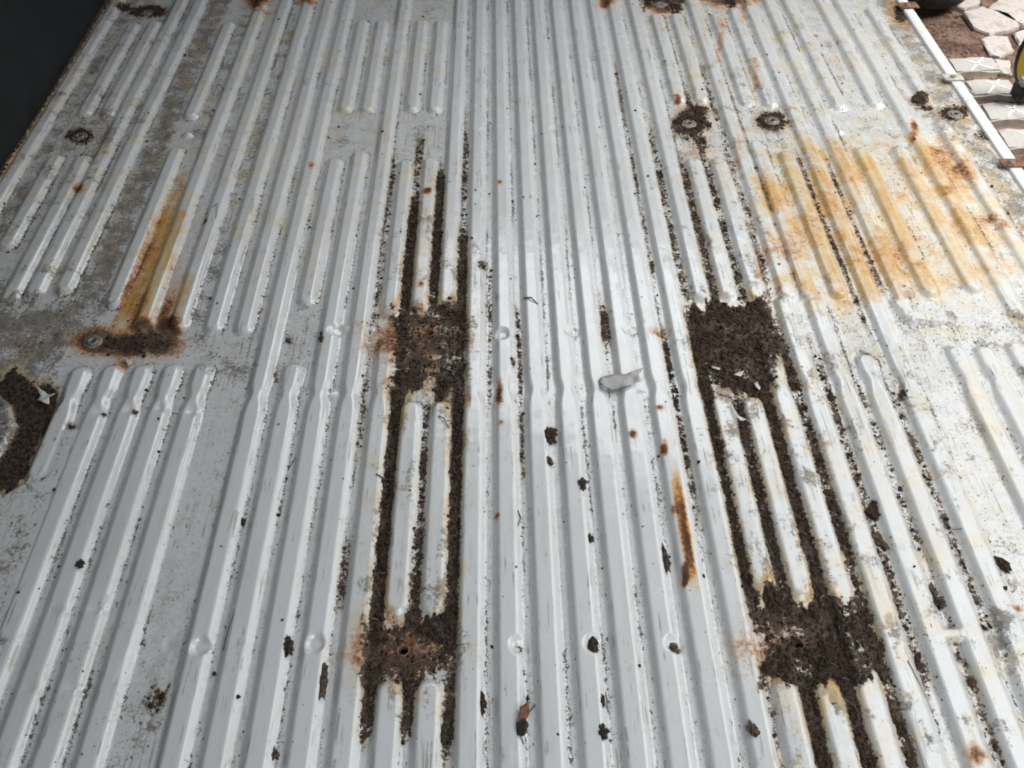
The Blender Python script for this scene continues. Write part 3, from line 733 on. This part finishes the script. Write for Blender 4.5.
sheet('dry_leaf', [(520, 711), (528, 707), (530, 716), (526, 724), (519, 726)], M_leaf, 'rusty brown curled leaf near the bottom middle', 'leaf', 'dry leaves', curl=.006, seed=5)
sheet('dry_leaf', [(516, 728), (525, 724), (529, 732), (524, 741), (517, 738)], M_leafd, 'dark shrivelled leaf directly below the rusty brown leaf', 'leaf', 'dry leaves', curl=.008, seed=6)
sheet('paint_chip', [(126, 359), (129, 361), (133, 359), (133, 365), (129, 368), (127, 364)], M_chip, 'small white chip on the dark rust patch at the left', 'chip', 'white chips', curl=.003, seed=7)
sheet('fallen_blossom', [(36, 386), (40, 390), (44, 393), (48, 396), (57, 397), (51, 400), (50, 406), (44, 405), (38, 401), (42, 398)], M_chip, 'torn white petal-like scrap on the dark soil at the left edge', 'petal', curl=.006, seed=8)
sheet('paint_chip', [(730, 412), (733, 414), (738, 421), (745, 424), (740, 425), (734, 421)], M_chip, 'long white sliver in the soil right of the ridge', 'chip', 'white chips', curl=.003, seed=9)
sheet('paint_chip', [(754, 384), (757, 383), (760, 389), (759, 392), (755, 390)], M_chip, 'white chip at the right side of the upper right soil patch', 'chip', 'white chips', curl=.004, seed=10)
sheet('paint_chip', [(711, 367), (720, 369), (719, 371), (712, 369)], M_chip, 'thin white sliver inside the upper right soil patch', 'chip', 'white chips', curl=.002, seed=11)
sheet('paint_chip', [(733, 376), (737, 374), (744, 372), (741, 377)], M_chip, 'faint pale sliver in the middle of the upper right soil patch', 'chip', 'white chips', curl=.002, seed=12)

# ------------------------------------------------------------------ outside, at ground level
GZ = -.42
def mat_ground():
    n = NT('brown_earth'); a = n.noise(6, 5, .65); b = n.noise(60, 5, .7)
    c = n.mix(n.sstep(a, .35, .65), (.15, .085, .060), (.40, .27, .20))
    c = n.mix(n.sstep(b, .52, .62), c, (.085, .045, .03)); c = n.mix(n.sstep(n.noise(90, 4), .64, .70), c, (.45, .38, .33)); n.bump(b, 1.0, .02)
    return n.out(c, .95, .2)
M_ground = mat_ground()
gme = bpy.data.meshes.new('ground')
bm = bmesh.new(); bmesh.ops.create_grid(bm, x_segments=160, y_segments=160, size=1)
for v in bm.verts:
    v.co.x = v.co.x ** 3 * 60 + 1.6; v.co.y = v.co.y ** 3 * 60 + 2.4
    v.co.z = GZ + .012 * mnoise.noise(Vector((v.co.x * 5, v.co.y * 5, 0)))
tag(from_bm('ground', bm, M_ground, None, True), kind='structure')
def mat_stone():
    n = NT('pale_flagstone'); a = n.noise(8, 4); b = n.noise(70, 5, .7)
    c = n.mix(a, (.58, .50, .45), (.72, .68, .65)); c = n.mix(n.sstep(b, .54, .66), c, (.36, .29, .25)); c = n.mix(n.sstep(n.noise(14, 4), .5, .7), c, (.46, .38, .33))
    n.bump(b, .7, .006); return n.out(c, .75, .3)
M_stone = mat_stone()
def slab(name, pts, z, thick, mat, label, group, cat='paving stone', bev=.003, jit=.008):
    ps = [P(x, y, z) for x, y in pts]; c = sum(ps, Vector()) / len(ps); ps = [c + (p - c) * 1.02 for p in ps]
    bm = bmesh.new()
    f = bm.faces.new([bm.verts.new((p.x - c.x, p.y - c.y, 0)) for p in ps]); f.normal_update()
    if f.normal.z < 0: f.normal_flip()
    bmesh.ops.subdivide_edges(bm, edges=bm.edges[:], cuts=3)
    for v in bm.verts:
        v.co.x += jit * mnoise.noise(Vector((v.co.x * 20 + c.x * 9, v.co.y * 20, 1))); v.co.y += jit * mnoise.noise(Vector((v.co.x * 20, v.co.y * 20 + c.y * 9, 7)))
    g = bmesh.ops.extrude_face_region(bm, geom=bm.faces[:])
    top = [e for e in g['geom'] if isinstance(e, bmesh.types.BMFace)]
    # original face becomes the underside
    for v in bm.verts:
        pass
    newv = [e for e in g['geom'] if isinstance(e, bmesh.types.BMVert)]
    nv = set(newv)
    for v in bm.verts:
        if v not in nv: v.co.z -= thick
    te = [e for e in bm.edges if e.verts[0] in nv and e.verts[1] in nv]
    bmesh.ops.bevel(bm, geom=te, offset=bev, segments=2, affect='EDGES')
    bmesh.ops.recalc_face_normals(bm, faces=bm.faces[:])
    o = from_bm(name, bm, mat); o.location = (c.x, c.y, z)
    return tag(o, label, cat, group)
ZS = GZ + .013
stones = [
 ([(944, -30), (978, -30), (980, 2), (966, 9), (952, 3), (944, -6)], 'pale flagstone at the top edge beside the sill end'),
 ([(964, 12), (982, 6), (1008, 13), (1021, 25), (1015, 28), (990, 34), (975, 28)], 'large pale grey flagstone in the middle of the crazy paving'),
 ([(990, 8), (1004, -6), (1040, -10), (1040, 22), (1022, 24)], 'pinkish flagstone at the top right corner'),
 ([(981, 39), (992, 35), (1008, 36), (1014, 50), (1000, 56), (990, 54)], 'small white flagstone above the scored slabs'),
 ([(1014, 33), (1024, 29), (1032, 36), (1020, 44)], 'tiny flagstone behind the yellow round board'),
 ([(994, 59), (1010, 60), (1012, 74), (1002, 73)], 'sliver of pinkish flagstone next to the first scored slab'),
]
for pts, lb in stones: slab('flagstone', pts, ZS, .035, M_stone, lb, 'flagstones beside the van')
def mat_scored():
    n = NT('scored_concrete'); a = n.noise(20, 4); b = n.noise(120, 5, .7)
    c = n.mix(a, (.50, .47, .43), (.62, .60, .57)); c = n.mix(n.sstep(b, .56, .68), c, (.30, .24, .2)); c = n.mix(n.sstep(n.noise(11, 4), .52, .7), c, (.40, .34, .29)); n.bump(b, .5, .004)
    return n.out(c, .8, .3)
M_scored = mat_scored(); M_line = mat_noisy('pale_joint', (.80, .79, .76), (.88, .87, .85), 60, .8)
steps = [
 ([(947, 58), (992.5, 57), (1003, 70), (956, 72)], [((971, 70.5), (983, 57.5)), ((966, 60), (993, 69))], 'upper scored slab next to the earth patch'),
 ([(964, 80), (1009, 79), (1020, 93.5), (974, 95)], [((988, 93.5), (999, 79.5)), ((986, 81), (1014, 91))], 'second scored slab with a white cross'),
 ([(980, 103), (1030, 102), (1044, 118), (990, 120)], [((1008, 117), (1016, 104)), ((1005, 106), (1030, 115))], 'third scored slab lower down the row'),
 ([(996, 129), (1050, 128), (1060, 146), (1008, 148)], [((1016, 131), (1040, 142))], 'lowest scored slab at the right edge'),
]
for pts, lines, lb in steps:
    z = ZS + .004
    o = slab('scored_slab', pts, z, .035, M_scored, lb, 'scored slabs in a row beside the sill', 'paving slab', .006, .003)
    bm = bmesh.new()
    for a, b in lines:
        A = P(*a, z); B = P(*b, z); d = (B - A).normalized(); s = Vector((-d.y, d.x, 0)) * .0028
        for sg in (1,):
            vs = [bm.verts.new(v) for v in (A - s, B - s, B + s, A + s)]
            vs2 = [bm.verts.new(v + Vector((0, 0, .0012))) for v in (A - s, B - s, B + s, A + s)]
            bm.faces.new(vs2)
            for k in range(4): bm.faces.new((vs[k], vs[(k + 1) % 4], vs2[(k + 1) % 4], vs2[k]))
    for v in bm.verts: v.co -= o.location
    bmesh.ops.recalc_face_normals(bm, faces=bm.faces[:])
    from_bm('cross_line', bm, M_line, o)
# yellow round board standing at the frame edge
M_yel = mat_noisy('yellow_paint', (.50, .36, .03), (.62, .46, .06), 20, .45, .1)
M_black = mat_noisy('black_rubber', (.012, .012, .013), (.04, .04, .042), 60, .6)
yz = GZ + .02
cb = P(1038, 99, yz)
yb = empty('round_board', (cb.x, cb.y, yz)); tag(yb, 'yellow round-topped board with dark rim standing at the right edge', 'board')
def disc_mesh(r, th, y0, segs=48, r_in=0.0, z0=0.0, clip=None):
    bm = bmesh.new(); prof = [(r_in, 0), (r, 0), (r, th), (r_in, th)]
    rows = []
    for k in range(segs):
        a = 2 * math.pi * k / segs
        rows.append([bm.verts.new((rr * math.cos(a), y0 + t, z0 + rr * math.sin(a) * 1.25)) for rr, t in prof])
    for k in range(segs):
        a, b = rows[k], rows[(k + 1) % segs]
        for i in range(4): bm.faces.new((a[i], b[i], b[(i + 1) % 4], a[(i + 1) % 4]))
    bmesh.ops.recalc_face_normals(bm, faces=bm.faces[:]); return bm
from_bm('board_face', disc_mesh(.108, .012, -.006, r_in=.0005, z0=.145), M_yel, yb)
from_bm('rim', disc_mesh(.1105, .016, -.010, r_in=.1077, z0=.145), M_black, yb)
bm = bmesh.new(); box(bm, -.075, .11, -.03, .03, .0, .055, .008); from_bm('base', bm, M_black, yb)
bm = bmesh.new(); box(bm, -.085, .112, -.034, .034, .0552, .075, .005); from_bm('base_band', bm, mat_noisy('grey_band', (.30, .32, .34), (.45, .47, .5), 30, .5), yb)
# dark tyre standing behind the sill end
ty = P(926, 2, GZ + .03)
te = empty('tyre', (ty.x, ty.y + .1, GZ + .09)); tag(te, 'dark rubber tyre lying outside at the top beside the earth patch', 'tyre')
bm = bmesh.new(); rows = []
for k in range(72):
    a = 2 * math.pi * k / 72; row = []
    for j in range(20):
        b = 2 * math.pi * j / 20; rr = .060 * (1 + (.05 if (k % 2 and math.cos(b) > .2) else 0))
        row.append(bm.verts.new(((.12 + rr * math.cos(b)) * math.cos(a), (.12 + rr * math.cos(b)) * math.sin(a), rr * 1.2 * math.sin(b))))
    rows.append(row)
for k in range(72):
    for j in range(20): bm.faces.new((rows[k][j], rows[(k + 1) % 72][j], rows[(k + 1) % 72][(j + 1) % 20], rows[k][(j + 1) % 20]))
from_bm('tread', bm, M_black, te, True)
